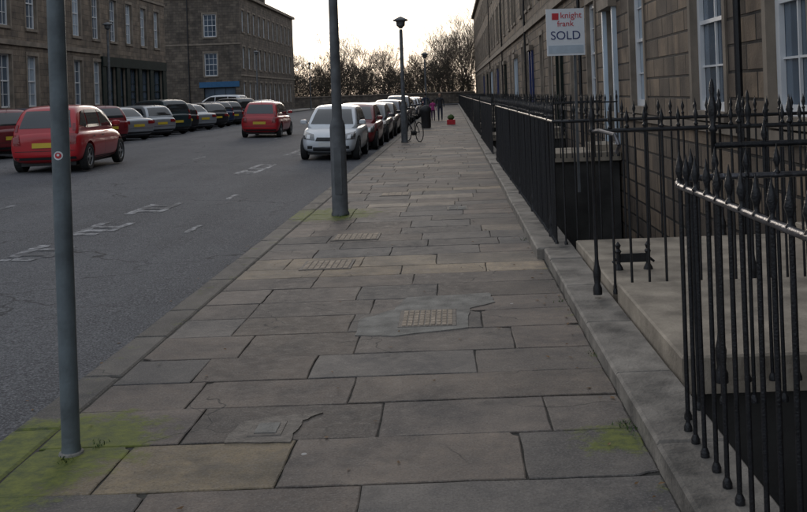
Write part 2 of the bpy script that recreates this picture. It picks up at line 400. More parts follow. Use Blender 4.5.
# ------------------------------------------------------------------ railings
def spear(mb,x,y,z,s=1,n=8,w=.60):
    pr=[(.015,0),(.015,.01),(.027,.018),(.027,.028),(.014,.04),(.016,.06),(.031,.095),(.022,.125),(.008,.165),(.002,.19)]
    mb.lathe((x,y,z),[(a*w,b*s) for a,b in pr],n,'iron')
def standard(mb,x,y,z0,z1,n=10):
    H=z1-z0
    pr=[(.034,0),(.034,.05),(.022,.08),(.028,.13),(.030,.17),(.018,.22),(.014,.26),(.014,H-.28),(.022,H-.27),(.022,H-.255),(.012,H-.24),(.022,H-.19),(.026,H-.15),(.015,H-.11),(.010,H-.09),(.015,H-.06),(.009,H-.02),(.002,H)]
    mb.lathe((x,y,z0),pr,n,'iron')
def railing(name,pts,z0,rail,top,sp=.105,first_std=True,last_std=True,railmat='iron',n=8,rr=.017,low=None,stdtop=None,alt=0,every=18):
    e=empty(name); m=MB()
    segs=[]; tot=0
    for a,b2 in zip(pts[:-1],pts[1:]):
        l=math.dist(a,b2); segs.append((a,b2,tot,l)); tot+=l
    def at(s):
        for a,b2,o,l in segs:
            if s<=o+l+1e-6:
                t=(s-o)/l; return (a[0]+(b2[0]-a[0])*t,a[1]+(b2[1]-a[1])*t)
        return pts[-1]
    k=int(tot/sp)
    for i in range(k+1):
        x,y=at(min(tot,i*tot/k))
        std=(i==0 and first_std) or (i==k and last_std) or (i%every==every//2 and n>=8)
        x+=R.uniform(-.003,.003); y+=R.uniform(-.003,.003); tp=top+R.uniform(-.008,.008)+(alt if i%2 else 0)
        if std: standard(m,x,y,z0,stdtop or top+.08)
        else:
            r0=.010 if n>=8 else .012
            m.cyl((x,y,z0),(x+R.uniform(-.005,.005),y,tp-.15),r0,r0,n,'iron',False)
            m.lathe((x,y,z0),[(.019,0),(.019,.02),(.011,.04)],n,'iron')
            if n>=8: spear(m,x,y,tp-.16,.85)
            else: m.lathe((x,y,tp-.17),[(.012,0),(.026,.07),(.003,.17)],n,'iron')
    R1=[(q[0],q[1],rail) for q in pts]
    for a,b2 in zip(R1[:-1],R1[1:]):
        m.cyl(a,b2,rr,rr,8,railmat)
    for q in R1[1:-1]: m.lathe((q[0],q[1],q[2]-rr),[(rr*.6,0),(rr,rr*.6),(rr,rr*1.4),(rr*.6,rr*2)],8,railmat)
    if low:
        for a,b2 in zip(pts[:-1],pts[1:]): m.cyl((a[0],a[1],low),(b2[0],b2[1],low),.011,.011,6,'iron')
    m.obj('rails_and_bars',e,angle=50)
    return e
corner=[(1.02,1.2),(1.0,4.2)]+[(1.0+.3*(1-math.cos(t)),4.2+.4*math.sin(t)) for t in [math.pi/2*k/8 for k in range(1,9)]]+[(3.7,4.66)]
railing('area_railing',corner,.10,1.20,1.35,.15,railmat='ironrail',rr=.015,first_std=False,last_std=False,every=1000)
railing('entrance_railing',[(1.03,7.04),(3.72,7.04)],.12,1.33,1.50,.125,stdtop=1.6)
railing('entrance_railing',[(1.35,4.93),(3.72,4.93)],.1,1.33,1.46,.13,stdtop=1.68,alt=.13)
railing('area_railing',[(3.72,9.42),(1.15,9.42),(1.0,9.5),(.97,21.3)],.10,1.33,1.52,.12,n=8)
ga=[21.5,32,43.5,54,65,76,87,98,109]
for i,y0 in enumerate(ga):
    y1=(ga[i+1] if i+1<len(ga) else YF)
    railing('area_railing',[(3.7,y0+2.1),(.97,y0+2.1),(.95,y1-.1)],.10,1.33,1.52,.125 if y0<50 else .2,n=6 if y0<40 else 4)
    railing('entrance_railing',[(.97,y0-.1),(3.7,y0-.1)],.10,1.33,1.52,.125,n=6)
hr=MB()
hr.tube([(1.03,7.04,1.33),(1.06,6.9,1.34),(1.12,6.6,1.32),(1.13,6.5,1.25),(1.12,6.55,1.2)],.014,8,'ironrail')
hr.obj('handrail_scroll')
bs=empty('boot_scraper',(1.42,7.7,.17)); m=MB()
for s in(-1,1):
    m.lathe((s*.12,0,0),[(.04,0),(.035,.02),(.018,.05),(.018,.13),(.028,.15),(.014,.17),(.024,.20),(.002,.23)],8,'iron')
    m.cyl((s*.12,0,.10),(s*.17,0,.06),.014,.01,6,'iron')
m.box(-.12,.12,-.008,.008,.06,.13,'iron'); m.obj('scraper_bar',bs)
# ------------------------------------------------------------------ facades
class Facade:
    def __init__(s,O,A,N): s.O=Vector(O);s.A=Vector(A);s.N=Vector(N);s.w=MB();s.wi=MB()
    def P(s,a,z,d=0): return s.O+s.A*a+s.N*d+Vector((0,0,z))
    def fbox(s,mb,a0,a1,z0,z1,d0,d1,mat):
        vs=[s.P(a,z,d) for z in(z0,z1) for a,d in((a0,d0),(a1,d0),(a1,d1),(a0,d1))]
        mb.add(vs,[(0,3,2,1),(4,5,6,7),(0,1,5,4),(1,2,6,5),(2,3,7,6),(3,0,4,7)],mat)
    def wall(s,L,z0,z1,ops,mat,dep=.22,reveal='trim'):
        A=sorted({0,L}|{o[0] for o in ops}|{o[1] for o in ops}); Z=sorted({z0,z1}|{o[2] for o in ops}|{o[3] for o in ops})
        for a0,a1 in zip(A[:-1],A[1:]):
            for b0,b1 in zip(Z[:-1],Z[1:]):
                am=(a0+a1)/2;zm=(b0+b1)/2
                if any(o[0]<am<o[1] and o[2]<zm<o[3] for o in ops): continue
                s.w.quad(s.P(a0,b0),s.P(a1,b0),s.P(a1,b1),s.P(a0,b1),mat)
        for o in ops:
            a0,a1,b0,b1=o[:4]
            for q in (((a0,b0),(a0,b1)),((a0,b1),(a1,b1)),((a1,b1),(a1,b0)),((a1,b0),(a0,b0))):
                s.w.quad(s.P(*q[0]),s.P(*q[1]),s.P(*q[1],-dep),s.P(*q[0],-dep),reveal)
    def sash(s,o,glass='glass',fr='white',bars=(2,4),dep=.2,t=.07,trim=True):
        a0,a1,b0,b1=o[:4]
        s.wi.quad(s.P(a0,b0,-dep),s.P(a1,b0,-dep),s.P(a1,b1,-dep),s.P(a0,b1,-dep),glass)
        s.fbox(s.wi,a0,a0+t,b0,b1,-dep+.004,-dep+.07,fr); s.fbox(s.wi,a1-t,a1,b0,b1,-dep+.004,-dep+.07,fr)
        s.fbox(s.wi,a0+t,a1-t,b0,b0+t,-dep+.004,-dep+.068,fr); s.fbox(s.wi,a0+t,a1-t,b1-t,b1,-dep+.004,-dep+.068,fr)
        zm=(b0+b1)/2; s.fbox(s.wi,a0+t,a1-t,zm-.03,zm+.03,-dep+.004,-dep+.06,fr)
        for i in range(1,bars[0]):
            x=a0+(a1-a0)*i/bars[0]
            s.fbox(s.wi,x-.016,x+.016,b0+t,zm-.03,-dep+.004,-dep+.04,fr); s.fbox(s.wi,x-.016,x+.016,zm+.03,b1-t,-dep+.004,-dep+.04,fr)
        for i in range(1,bars[1]):
            if i*2==bars[1]: continue
            z=b0+(b1-b0)*i/bars[1]; s.fbox(s.wi,a0+t,a1-t,z-.014,z+.014,-dep+.003,-dep+.036,fr)
        if trim:
            s.fbox(s.w,a0-.08,a1+.08,b0-.14,b0,.0,.07,'trim')
            s.fbox(s.w,a0-.14,a0,b0,b1,.0,.03,'trim'); s.fbox(s.w,a1,a1+.14,b0,b1,.0,.03,'trim'); s.fbox(s.w,a0-.14,a1+.14,b1,b1+.18,.0,.035,'trim')
    def door(s,o,mat='doorp',dep=.2):
        a0,a1,b0,b1=o[:4]; zt=b1-.6
        s.fbox(s.wi,a0,a1,b0,zt,-dep-.05,-dep+.02,mat)
        for i in range(2):
            w=(a1-a0)/2
            for (c,d) in((.1,.38),(.44,.72),(.77,.95)):
                s.fbox(s.wi,a0+w*i+.1,a0+w*(i+1)-.1,b0+(zt-b0)*c,b0+(zt-b0)*d,-dep+.022,-dep+.04,mat)
        s.fbox(s.wi,a0,a1,zt,zt+.08,-dep-.02,-dep+.06,'white')
        s.wi.quad(s.P(a0,zt+.08,-dep),s.P(a1,zt+.08,-dep),s.P(a1,b1,-dep),s.P(a0,b1,-dep),'glass')
        for sx in(-1,1):
            c=a0-.16 if sx<0 else a1+.02
            s.fbox(s.w,c,c+.14,b0,b1,.0,.1,mat)
        s.fbox(s.w,a0-.25,a1+.25,b1,b1+.25,.0,.2,'trim')
    def finish(s,parent):
        s.w.obj('walls',parent); s.wi.obj('windows',parent)
eR=empty('stone_terrace'); 
y00=-4; Lr=YF-y00
F=Facade((3.8,y00,0),(0,1,0),(-1,0,0))
gops=[];doors=[];uops=[]
winY=[1.5,10.7,14.05,19.3,25.6,29.4]
dl=[y0+1 for y0 in ga[1:]]
for d0 in [22.4]+dl: doors.append((d0-.6-y00,d0+.6-y00,.35,3.5))
for d0 in (5.95,8.2): doors.append((d0-.6-y00,d0+.6-y00,.35,3.4))
y=36.2
while y<YF-3:
    if not any(abs(y-d)<1.9 for d in dl): winY.append(y)
    y+=3.5
wW={10.7:1.3,14.05:1.75,19.3:1.35,25.6:1.5}
for wy in winY:
    w=wW.get(wy,1.25)/2; gops.append((wy-w-y00,wy+w-y00,1.25,3.95))
for wy in winY+[d for d in [22.4,5.95,8.2]+dl]:
    w=.6; uops.append((wy-w-y00,wy+w-y00,5.6,8.3)); uops.append((wy-w-y00,wy+w-y00,9.7,11.8))
F.wall(Lr,-2.6,13.2,gops+uops+doors,'wallR',.24)
for o in gops: F.sash(o,'glassR' if R.random()<.7 else 'glass',bars=(2,4),dep=.16,t=.13)
for o in uops: F.sash(o,'glassR' if R.random()<.5 else 'glass',bars=(3,4))
for i,o in enumerate(doors): F.door(o,['doorp','darkshop','sign_b'][i%3])
F.fbox(F.w,0,Lr,4.55,4.85,0,.12,'trim'); F.fbox(F.w,0,Lr,.95,1.08,0,.06,'trim')
F.fbox(F.w,0,Lr,13.2,13.6,-.5,.35,'trim'); F.fbox(F.w,0,Lr,13.6,14.3,-.5,-.1,'trim')
for py in (12.3,27.4,47.5,69,91):
    F.wi.cyl((3.72,py,-2),(3.72,py,13.1),.05,.05,8,'iron')
    for z in (1,3,5,7,9): F.wi.cyl((3.72,py,z),(3.72,py,z+.08),.065,.065,8,'iron')
F.finish(eR)
m=MB()
m.quad((3.8,YF,-.3),(15,YF,-.3),(15,YF,13.2),(3.8,YF,13.2),'wallR'); m.quad((15,y00,-.3),(15,YF,-.3),(15,YF,13.2),(15,y00,13.2),'wallR'); m.quad((3.8,y00,-2.6),(15,y00,-2.6),(15,y00,13.2),(3.8,y00,13.2),'wallR')
m.quad((4.3,y00,13.6),(4.3,YF,13.6),(9.4,YF,17),(9.4,y00,17),'slate'); m.quad((15,y00,13.2),(15,YF,13.2),(9.4,YF,17),(9.4,y00,17),'slate')
for y in range(6,150,14): m.box(7.5,11,y,y+1.2,14,19,'wallR')
m.obj('roof_and_gables',eR)
eL=empty('stone_tenement')
F=Facade((-21,20,0),(0,1,0),(1,0,0)); L=50
gops=[];uops=[];dd=[]
k=0; a=1.6
while a<L-1.2:
    if a<36.5:
        if k%4==2: dd.append((a-.6,a+.6,.4,3.9))
        else: gops.append((a-.6,a+.6,1.7,4.25))
    uops.append((a-.6,a+.6,5.6,8.2)); uops.append((a-.58,a+.58,9.5,11.7))
    a+=2.9; k+=1
shop=[(37.6,39.4,1.0,4.0),(40.0,41.2,.3,4.0),(41.8,43.6,1.0,4.0),(44.2,46,1.0,4.0),(46.7,48.9,1.0,4.0)]
F.wall(L,0,12.6,gops+uops+dd+shop,'wallL')
for o in gops+uops: F.sash(o,'glass' if R.random()<.6 else 'glassR',bars=(3,4) if o in uops else (2,4))
for i,o in enumerate(dd): F.door(o,['darkshop','sign_b','doorp'][i%3])
for o in shop: F.sash(o,'glass','darkshop',bars=(2,3),trim=False)
A=[37.0]+[x for o in shop for x in (o[0],o[1])]+[49.7]
for i in range(0,len(A),2): F.fbox(F.w,A[i],A[i+1],.3,4.0,.0,.12,'darkshop')
F.fbox(F.w,37,49.7,4.0,4.6,0,.16,'darkshop')
for o in shop: 
    if o[2]>.5: F.fbox(F.w,o[0],o[1],.3,1.0,0,.1,'darkshop')
F.fbox(F.w,0,36.9,4.7,4.95,0,.1,'trim'); F.fbox(F.w,0,50,8.75,8.9,0,.07,'trim'); F.fbox(F.w,-.2,50.2,12.6,13.0,-.3,.35,'trim')
F.finish(eL)
m=MB(); m.quad((-21,70,0),(-33,70,0),(-33,70,12.6),(-21,70,12.6),'wallL2')
m.quad((-21.2,20,13),(-21.2,70,13),(-27,70,16.5),(-27,20,16.5),'slate'); m.add([(-21,70,12.6),(-33,70,12.6),(-27,70,16.5)],[(0,1,2)],'wallL2'); m.quad((-33,20,12.6),(-33,70,12.6),(-27,70,16.5),(-27,20,16.5),'slate')
m.quad((-33,20,0),(-33,70,0),(-33,70,12.6),(-33,20,12.6),'wallL2'); m.quad((-21,20,0),(-33,20,0),(-33,20,12.6),(-21,20,12.6),'wallL2')
m.obj('roof_and_gables',eL)
eC=empty('corner_tenement')
F=Facade((-35,95,0),(1,0,0),(0,-1,0))
ops=[]
for xc in (-24,-29.5,-32.5):
    for z in (1.4,4.2,8.1):
        if xc==-24 and z==1.4: continue
        ops.append((xc+35-.65,xc+35+.65,z,z+2.3))
shop2=[(10.2,13.4,1.0,3.0),(3,6,1,3)]
F.wall(14,0,12.2,[o for o in ops if o[2]>2]+shop2,'wallL2')
for o in ops:
    if o[2]>2: F.sash(o,'glassR' if R.random()<.5 else 'glass',bars=(3,4),t=.09)
for o in shop2: F.sash(o,'glass','darkshop',trim=False,bars=(3,2))
F.fbox(F.w,9.8,13.8,3.05,3.6,0,.12,'blue')
F.fbox(F.w,-.2,14.3,12.2,12.5,-.2,.3,'trim'); F.fbox(F.w,0,14.0,7.3,7.45,0,.06,'trim')
for a in (1,8.8): 
    F.wi.cyl(F.P(a,0,.08),F.P(a,12,.08),.06,.06,6,'iron')
F.finish(eC)
F=Facade((-21,95,0),(0,1,0),(1,0,0)); ops=[]
a=1.5
while a<31:
    for z in (1.3,4.9,8.6): ops.append((a-.6,a+.6,z,z+2.2))
    a+=2.75
F.wall(32,0,12.2,ops,'wallL2')
for o in ops: F.sash(o,'glass' if R.random()<.7 else 'glassR',bars=(2,2))
F.fbox(F.w,0,32.2,12.2,12.5,-.2,.3,'trim'); F.fbox(F.w,0,32,4.1,4.3,0,.06,'trim')
F.finish(eC)
m=MB(); m.quad((-21.2,95,12.5),(-21.2,127,12.5),(-28,121,16),(-28,101,16),'slate'); m.add([(-35,95,12.5),(-21.2,95,12.5),(-28,101,16)],[(0,1,2)],'slate')
m.quad((-35,95,12.5),(-35,127,12.5),(-28,121,16),(-28,101,16),'slate'); m.add([(-35,127,12.5),(-21.2,127,12.5),(-28,121,16)],[(0,1,2)],'slate')
m.quad((-21,127,0),(-35,127,0),(-35,127,12.5),(-21,127,12.5),'wallL2'); m.quad((-35,95,0),(-35,127,0),(-35,127,12.5),(-35,95,12.5),'wallL2')
for (x,y) in ((-23.5,99),(-24,110),(-24,120)):
    m.box(x-1.6,x+.6,y,y+1.0,12.6,15.8,'wallL2')
    for i in range(5): m.lathe((x-1.3+i*.4,y+.5,15.8),[(.13,0),(.11,.6)],6,'trim')
m.obj('roof_and_chimneys',eC)
railing('area_railing',[(-19.3,30),(-19.3,57)],.27,1.2,1.4,.2,n=4)
# ------------------------------------------------------------------ street furniture
e=empty('sign_post',(-1.87,4.52,0)); m=MB()
m.lathe((0,0,-.02),[(.046,0),(.044,.05),(.042,.06),(.041,2.0),(.038,3.3),(.03,3.33)],24,'pole'); m.lathe((0,0,-.01),[(.06,0),(.055,.018),(.045,.022)],20,'concrete')
m.box(-.17,.17,-.052,-.047,2.75,3.2,'sign_w'); m.obj('post',e,angle=40)
m=MB()
def curved(mb,r,zc,rad,mat,dr):
    pts=[]
    for k in range(16):
        t=2*math.pi*k/16; u=rad*math.cos(t)/r; ang=-math.pi/2+u+.1
        pts.append((math.cos(ang)*(r+dr),math.sin(ang)*(r+dr),zc+rad*math.sin(t)))
    mb.add(pts,[tuple(range(16))],mat)
curved(m,.0415,1.42,.021,'sign_w',.002); curved(m,.0415,1.42,.014,'sign_r',.0032); curved(m,.0415,1.423,.006,'sign_w',.0042)
m.obj('sticker',e)
def lamp(x,y,H=4.35):
    e=empty('street_lamp',(x,y,0)); m=MB()
    m.lathe((0,0,-.02),[(.125,0),(.125,.05),(.112,.07),(.108,1.25),(.10,1.3),(.075,1.36),(.07,1.4),(.06,H-.45),(.05,H-.4)],20,'pole2')
    m.lathe((0,0,H-.4),[(.05,0),(.1,.06),(.15,.1),(.16,.24),(.27,.27),(.26,.31),(.12,.38),(.03,.42)],16,'pole2')
    m.box(-.05,.05,-.118,-.108,.3,.95,'pole2')
    m.obj('column',e,angle=35)
lamp(-1.62,13.3,4.7); lamp(-1.7,33,4.35); lamp(-1.7,62,4.35); lamp(-18.0,50,6.0); lamp(-18,88,6.2); lamp(-18,121,6.2)
e=empty('sold_sign',(1.58,13.0,-.13)); m=MB()
m.box(-.26,.26,-.012,.012,2.24,2.88,'sign_w'); 
m.box(.10,.135,.014,.045,.36,2.86,'pole2'); m.box(-.24,.24,-.0165,-.0125,2.27,2.38,'sign_g')
m.box(-.18,-.09,-.0165,-.0125,2.73,2.82,'sign_r'); m.obj('board',e)
def text(s,size,loc,mat,parent):
    c=bpy.data.curves.new('lettering','FONT'); c.body=s; c.size=size; c.align_x='CENTER'; c.extrude=.001; c.materials.append(mt[mat])
    o=bpy.data.objects.new('lettering',c); COL.objects.link(o); o.parent=parent; o.location=loc; o.rotation_euler=(math.pi/2,0,0)
text('knight',.12,(.08,-.0155,2.75),'sign_r',e); text('frank',.11,(.0,-.0155,2.64),'sign_r',e); text('SOLD',.165,(0,-.0155,2.46),'sign_b',e); 
def bicycle(x,y,rz):
    e=empty('bicycle',(x,y,.0),rz); m=MB()
    for cy in(-.52,.52):
        pts=[(0,cy+.34*math.cos(t),.345+.34*math.sin(t)) for t in [2*math.pi*k/20 for k in range(21)]]
        m.tube(pts,.018,5,'tyre')
        for k in range(6):
            t=math.pi*k/6; m.cyl((0,cy+.33*math.cos(t),.345+.33*math.sin(t)),(0,cy-.33*math.cos(t),.345-.33*math.sin(t)),.003,.003,3,'hub')
    Bv=(0,-.05,.3);S=(0,-.2,.85);H=(0,.36,.86)
    for a,b2 in((Bv,S),(Bv,(0,.4,.72)),(S,H),((0,-.52,.345),Bv),((0,-.52,.345),(0,-.17,.75)),((0,.52,.345),(0,.34,.95))): m.cyl(a,b2,.016,.016,6,'black')
    m.cyl((-.25,.3,.98),(.25,.3,.98),.013,.013,6,'black'); m.box(-.06,.06,-.34,-.1,.88,.93,'black'); m.cyl((-.08,-.05,.3),(.08,-.05,.3),.08,.08,10,'black')
    m.obj('frame_and_wheels',e)
bicycle(-1.4,33.3,.45)
e=empty('litter_bin',(-1.3,46,0)); m=MB(); m.lathe((0,0,0),[(.2,0),(.24,.04),(.25,.75),(.28,.8),(.27,.95),(.15,1.08),(.03,1.12)],12,'black'); m.obj('bin_body',e,angle=40)
# ------------------------------------------------------------------ cars
def eval_mesh(o):
    dg=bpy.context.evaluated_depsgraph_get(); return bpy.data.meshes.new_from_object(o.evaluated_get(dg))
CARPAINT={}
def paint(name,c,metal=.0,rough=.3):
    if name not in CARPAINT: CARPAINT[name]=M('car_paint_'+name,c,rough,.1,1.5,metal=metal,coat=.6)
    return CARPAINT[name]
ph=M('car_paint_base',(.3,.3,.3))
def make_type(kind):
    if kind=='hatch': Lh,W,sh,roof=1.84,.83,.93,1.50; G=[(-1.80,.0),(-1.70,.42),(-1.52,.86),(-1.30,.98),(-.6,1.0),(.05,.97),(.34,.86),(.75,.50),(1.22,.0)]; hood=.90
    elif kind=='estate': Lh,W,sh,roof=2.15,.86,.90,1.44; G=[(-2.08,.0),(-1.92,.5),(-1.76,.85),(-1.5,.97),(-.7,1.0),(-.05,.98),(.25,.87),(.7,.48),(1.18,.0)]; hood=.86
    elif kind=='saloon': Lh,W,sh,roof=2.2,.87,.92,1.42; G=[(-1.72,.0),(-1.35,.5),(-1.05,.86),(-.8,.96),(-.35,1.0),(.0,.98),(.28,.86),(.72,.48),(1.18,.0)]; hood=.86
    else: Lh,W,sh,roof=2.1,.89,1.02,1.68; G=[(-2.06,.0),(-1.98,.45),(-1.86,.86),(-1.65,.97),(-.7,1.0),(.1,.98),(.42,.88),(.85,.5),(1.3,.0)]; hood=1.0
    wb=Lh*.66; gy1=G[-1][0]-.2
    S=[(-Lh,.76,.40,sh-.16),(-Lh+.04,.90,.28,sh-.05),(-Lh+.2,.965,.2,sh),(-wb,.99,.19,sh+.01),(-.4,1.0,.18,sh),(.5,1.0,.18,sh-.01),(gy1-.1,.985,.18,hood+.01),(wb,.965,.19,hood-.05),(Lh-.28,.9,.2,hood-.14),(Lh-.06,.78,.24,hood-.26),(Lh,.66,.32,hood-.36)]
    vs=[];fs=[]
    for y,w,zb,zs in S:
        w*=W
        hp=[(0,zb),(w*.82,zb),(w*.96,zb+.10),(w,zb+(zs-zb)*.5),(w*.975,zs-.10),(w*.88,zs-.0),(0,zs+.03)]
        vs+=[(x,y,z) for x,z in hp]+[(-x,y,z) for x,z in hp[5:0:-1]]
    n=12
    for k in range(len(S)-1):
        for i in range(n): fs.append((k*n+i,(k+1)*n+i,(k+1)*n+(i+1)%n,k*n+(i+1)%n))
    for k,fl in((0,False),(len(S)-1,True)):
        o=k*n
        for c in [(0,1,11),(1,2,10,11),(2,3,9,10),(3,4,8,9),(4,5,7,8),(5,6,7)]: fs.append(tuple(o+i for i in (c[::-1] if fl else c)))
    me=bpy.data.meshes.new('tmp'); me.from_pydata(vs,[],fs); me.update()
    bm=bmesh.new(); bm.from_mesh(me); bmesh.ops.recalc_face_normals(bm,faces=bm.faces); bm.to_mesh(me); bm.free()
    me.materials.append(ph)
    ob=link(me,'tmpbody'); sm=ob.modifiers.new('s','SUBSURF'); sm.levels=2; sm.render_levels=2
    c=MB()
    for sx in(-1,1):
        for sy in(-1,1): c.cyl((sx*.55,sy*wb,.31),(sx*1.1,sy*wb,.31),.365,.365,28,'black')
    co=c.obj('tmpcut'); bo=ob.modifiers.new('b','BOOLEAN'); bo.object=co; bo.operation='DIFFERENCE'; bo.solver='EXACT'
    bpy.context.view_layer.update()
    body=eval_mesh(ob); bpy.data.objects.remove(ob); bpy.data.objects.remove(co)
    hb,ht=W*.89,W*.70; gz0=sh-.10; H=roof-gz0
    vs=[];fs=[]
    for y,t in G:
        zt=gz0+H*t if t>0 else gz0-.05
        wt=hb+(ht-hb)*t
        zm=gz0+(zt-gz0)*.5; wm=hb+(ht-hb)*t*.5+.012*t
        e=.94 if (y==G[0][0] or y==G[-1][0]) else 1
        hp=[(0,gz0-.1),(hb*e,gz0-.1),(wm*e,zm),(wt*e,zt-.035*t),(wt*.86*e,zt),(0,zt+.025*t)]
        vs+=[(x,y,z) for x,z in hp]+[(-x,y,z) for x,z in hp[4:0:-1]]
    n=10
    for k in range(len(G)-1):
        for i in range(n): fs.append((k*n+i,(k+1)*n+i,(k+1)*n+(i+1)%n,k*n+(i+1)%n))
    fs.append(tuple(range(n))); fs.append(tuple(range((len(G)-1)*n+n-1,(len(G)-1)*n-1,-1)))
    me=bpy.data.meshes.new('tmp'); me.from_pydata(vs,[],fs); me.update()
    bm=bmesh.new(); bm.from_mesh(me); bmesh.ops.recalc_face_normals(bm,faces=bm.faces); bm.to_mesh(me); bm.free(); me.materials.append(ph)
    ob=link(me,'tmpg'); sm=ob.modifiers.new('s','SUBSURF'); sm.levels=2
    bpy.context.view_layer.update(); gh=eval_mesh(ob); bpy.data.objects.remove(ob)
    def polys(me): return [v.co.copy() for v in me.vertices],[tuple(p.vertices) for p in me.polygons]
    v1,f1=polys(body); v2,f2=polys(gh)
    bt=BVHTree.FromPolygons(v1,f1); gt=BVHTree.FromPolygons(v2,f2)
    shell=MB(); shell.add(v1,f1,ph); shell.add(v2,f2,ph)
    sme=shell.mesh('body_shell',True)
    try: sme.set_sharp_from_angle(angle=math.radians(38))
    except Exception: pass
    d=MB()
    def ptch(tree,dirn,cs,mat,nu=8,nv=5,off=.006):
        g=[];ok=[]
        for j in range(nv+1):
            for i in range(nu+1):
                u=i/nu;v=j/nv
                a=(cs[0][0]*(1-u)+cs[1][0]*u)*(1-v)+(cs[3][0]*(1-u)+cs[2][0]*u)*v
                z=(cs[0][1]*(1-u)+cs[1][1]*u)*(1-v)+(cs[3][1]*(1-u)+cs[2][1]*u)*v
                if dirn=='F': o=Vector((a,5,z));dd=Vector((0,-1,0))
                elif dirn=='B': o=Vector((a,-5,z));dd=Vector((0,1,0))
                elif dirn=='L': o=Vector((-3,a,z));dd=Vector((1,0,0))
                else: o=Vector((3,a,z));dd=Vector((-1,0,0))
                h=tree.ray_cast(o,dd)
                if h[0] is None: g.append(o);ok.append(False)
                else:
                    nn=h[1]
                    if nn.dot(dd)>0: nn=-nn
                    g.append(h[0]+nn*off-dd*off*.3); ok.append(True)
        fs=[]
        for j in range(nv):
            for i in range(nu):
                q=(j*(nu+1)+i,j*(nu+1)+i+1,(j+1)*(nu+1)+i+1,(j+1)*(nu+1)+i)
                if all(ok[t] for t in q): fs.append(q)
        d.add(g,fs,mat)
    z0=sh+.045;z1=roof-.12
    def prof(z,side):
        pts=[(y,gz0+H*t) for y,t in G]
        m=max(range(len(pts)),key=lambda i:pts[i][1])
        seq=pts[m:] if side>0 else pts[:m+1][::-1]
        for a,b in zip(seq[:-1],seq[1:]):
            if b[1]<=z<=a[1]: return a[0]+(b[0]-a[0])*(a[1]-z)/(a[1]-b[1])
        return seq[-1][0]
    fa=lambda z: prof(z,1)-.15
    ra=lambda z: prof(z,-1)+.17
    mid=-.12; rm=-1.0 if kind!='saloon' else -.8
    for s in 'LR':
        ptch(gt,s,[(mid+.03,z0),(fa(z0),z0),(fa(z1)-.04,z1),(mid+.03,z1)],'carglass',10,6)
        ptch(gt,s,[(rm,z0),(mid-.03,z0),(mid-.03,z1),(rm,z1)],'carglass',8,6)
        if kind!='saloon': ptch(gt,s,[(ra(z0)+.02,z0+.07),(rm-.06,z0),(rm-.06,z1),(ra(z1)+.08,z1-.04)],'carglass',6,6)
        for yy in (mid,rm-.02,fa(z0)+.05): ptch(bt,s,[(yy-.005,.27),(yy+.005,.27),(yy+.005,sh-.04),(yy-.005,sh-.04)],'black',1,8,.003)
        for yy in (mid-.16,rm+.1): ptch(bt,s,[(yy-.09,sh-.17),(yy+.05,sh-.17),(yy+.05,sh-.14),(yy-.09,sh-.14)],'black',2,1,.012)
        ptch(bt,s,[(-wb+.42,.24),(wb-.42,.24),(wb-.42,.30),(-wb+.42,.30)],'black',8,1,.004)
    wa=lambda z: (hb+(ht-hb)*(z-gz0)/H)-.13
    ptch(gt,'F',[(-wa(z0)-.02,z0),(wa(z0)+.02,z0),(wa(z1),z1),(-wa(z1),z1)],'carglass',10,8)
    rz0=sh+.07
    ptch(gt,'B',[(-wa(rz0),rz0),(wa(rz0),rz0),(wa(z1),z1),(-wa(z1),z1)],'carglass',10,8)
    w=W
    for s in(-1,1):
        if kind in('hatch','suv'):
            ptch(bt,'B',[(s*w*.62,sh-.30),(s*w*.82,sh-.28),(s*w*.82,sh-.08),(s*w*.67,sh-.07)],'red_lens',4,5,.014)
            ptch(gt,'B',[(s*w*.72,sh+.0),(s*w*.80,sh+.0),(s*w*.77,sh+.16),(s*w*.71,sh+.16)],'red_lens',3,4,.012)
        else: ptch(bt,'B',[(s*w*.5,sh-.24),(s*w*.84,sh-.24),(s*w*.83,sh-.11),(s*w*.5,sh-.11)],'red_lens',5,3,.014)
        ptch(bt,'F',[(s*w*.44,hood-.35),(s*w*.85,hood-.31),(s*w*.85,hood-.12),(s*w*.50,hood-.19)],'lampbowl',6,4,.010)
        ptch(bt,'F',[(s*w*.60,hood-.31),(s*w*.72,hood-.30),(s*w*.71,hood-.20),(s*w*.61,hood-.22)],'clear_lens',4,4,.016)
        ptch(bt,'F',[(s*w*.52,.33),(s*w*.68,.33),(s*w*.68,.41),(s*w*.52,.41)],'black',3,2,.008)
        T=Matrix.Translation((s*(W*.93+.06),fa(z0)-.12,sh+.1))
        vv=[];ff=[]
        for i in range(6):
            ph_=-math.pi/2+math.pi*i/5
            for j in range(10):
                th=2*math.pi*j/10
                ex=lambda c:math.copysign(abs(c)**.55,c)
                vv.append(T@Vector((.10*ex(math.cos(ph_))*ex(math.cos(th)),.055*ex(math.cos(ph_))*ex(math.sin(th)),.065*ex(math.sin(ph_)))))
        for i in range(5):
            for j in range(10): ff.append((i*10+j,i*10+(j+1)%10,(i+1)*10+(j+1)%10,(i+1)*10+j))
        d.add(vv,ff,ph)
    pz=.62
    ptch(bt,'B',[(-.26,pz-.055),(.26,pz-.055),(.26,pz+.055),(-.26,pz+.055)],'plate_y',2,1,.016)
    ptch(bt,'B',[(-w*.8,.30),(w*.8,.30),(w*.8,.36),(-w*.8,.36)],'black',10,1,.008)
    ptch(bt,'B',[(-w*.78,.485),(w*.78,.485),(w*.78,.497),(-w*.78,.497)],'black',10,1,.004)
    ptch(bt,'F',[(-.26,.40),(.26,.40),(.26,.50),(-.26,.50)],'plate_w',4,1,.02)
    ptch(bt,'F',[(-w*.42,.535),(w*.42,.535),(w*.38,hood-.27),(-w*.38,hood-.27)],'black',8,3,.010)
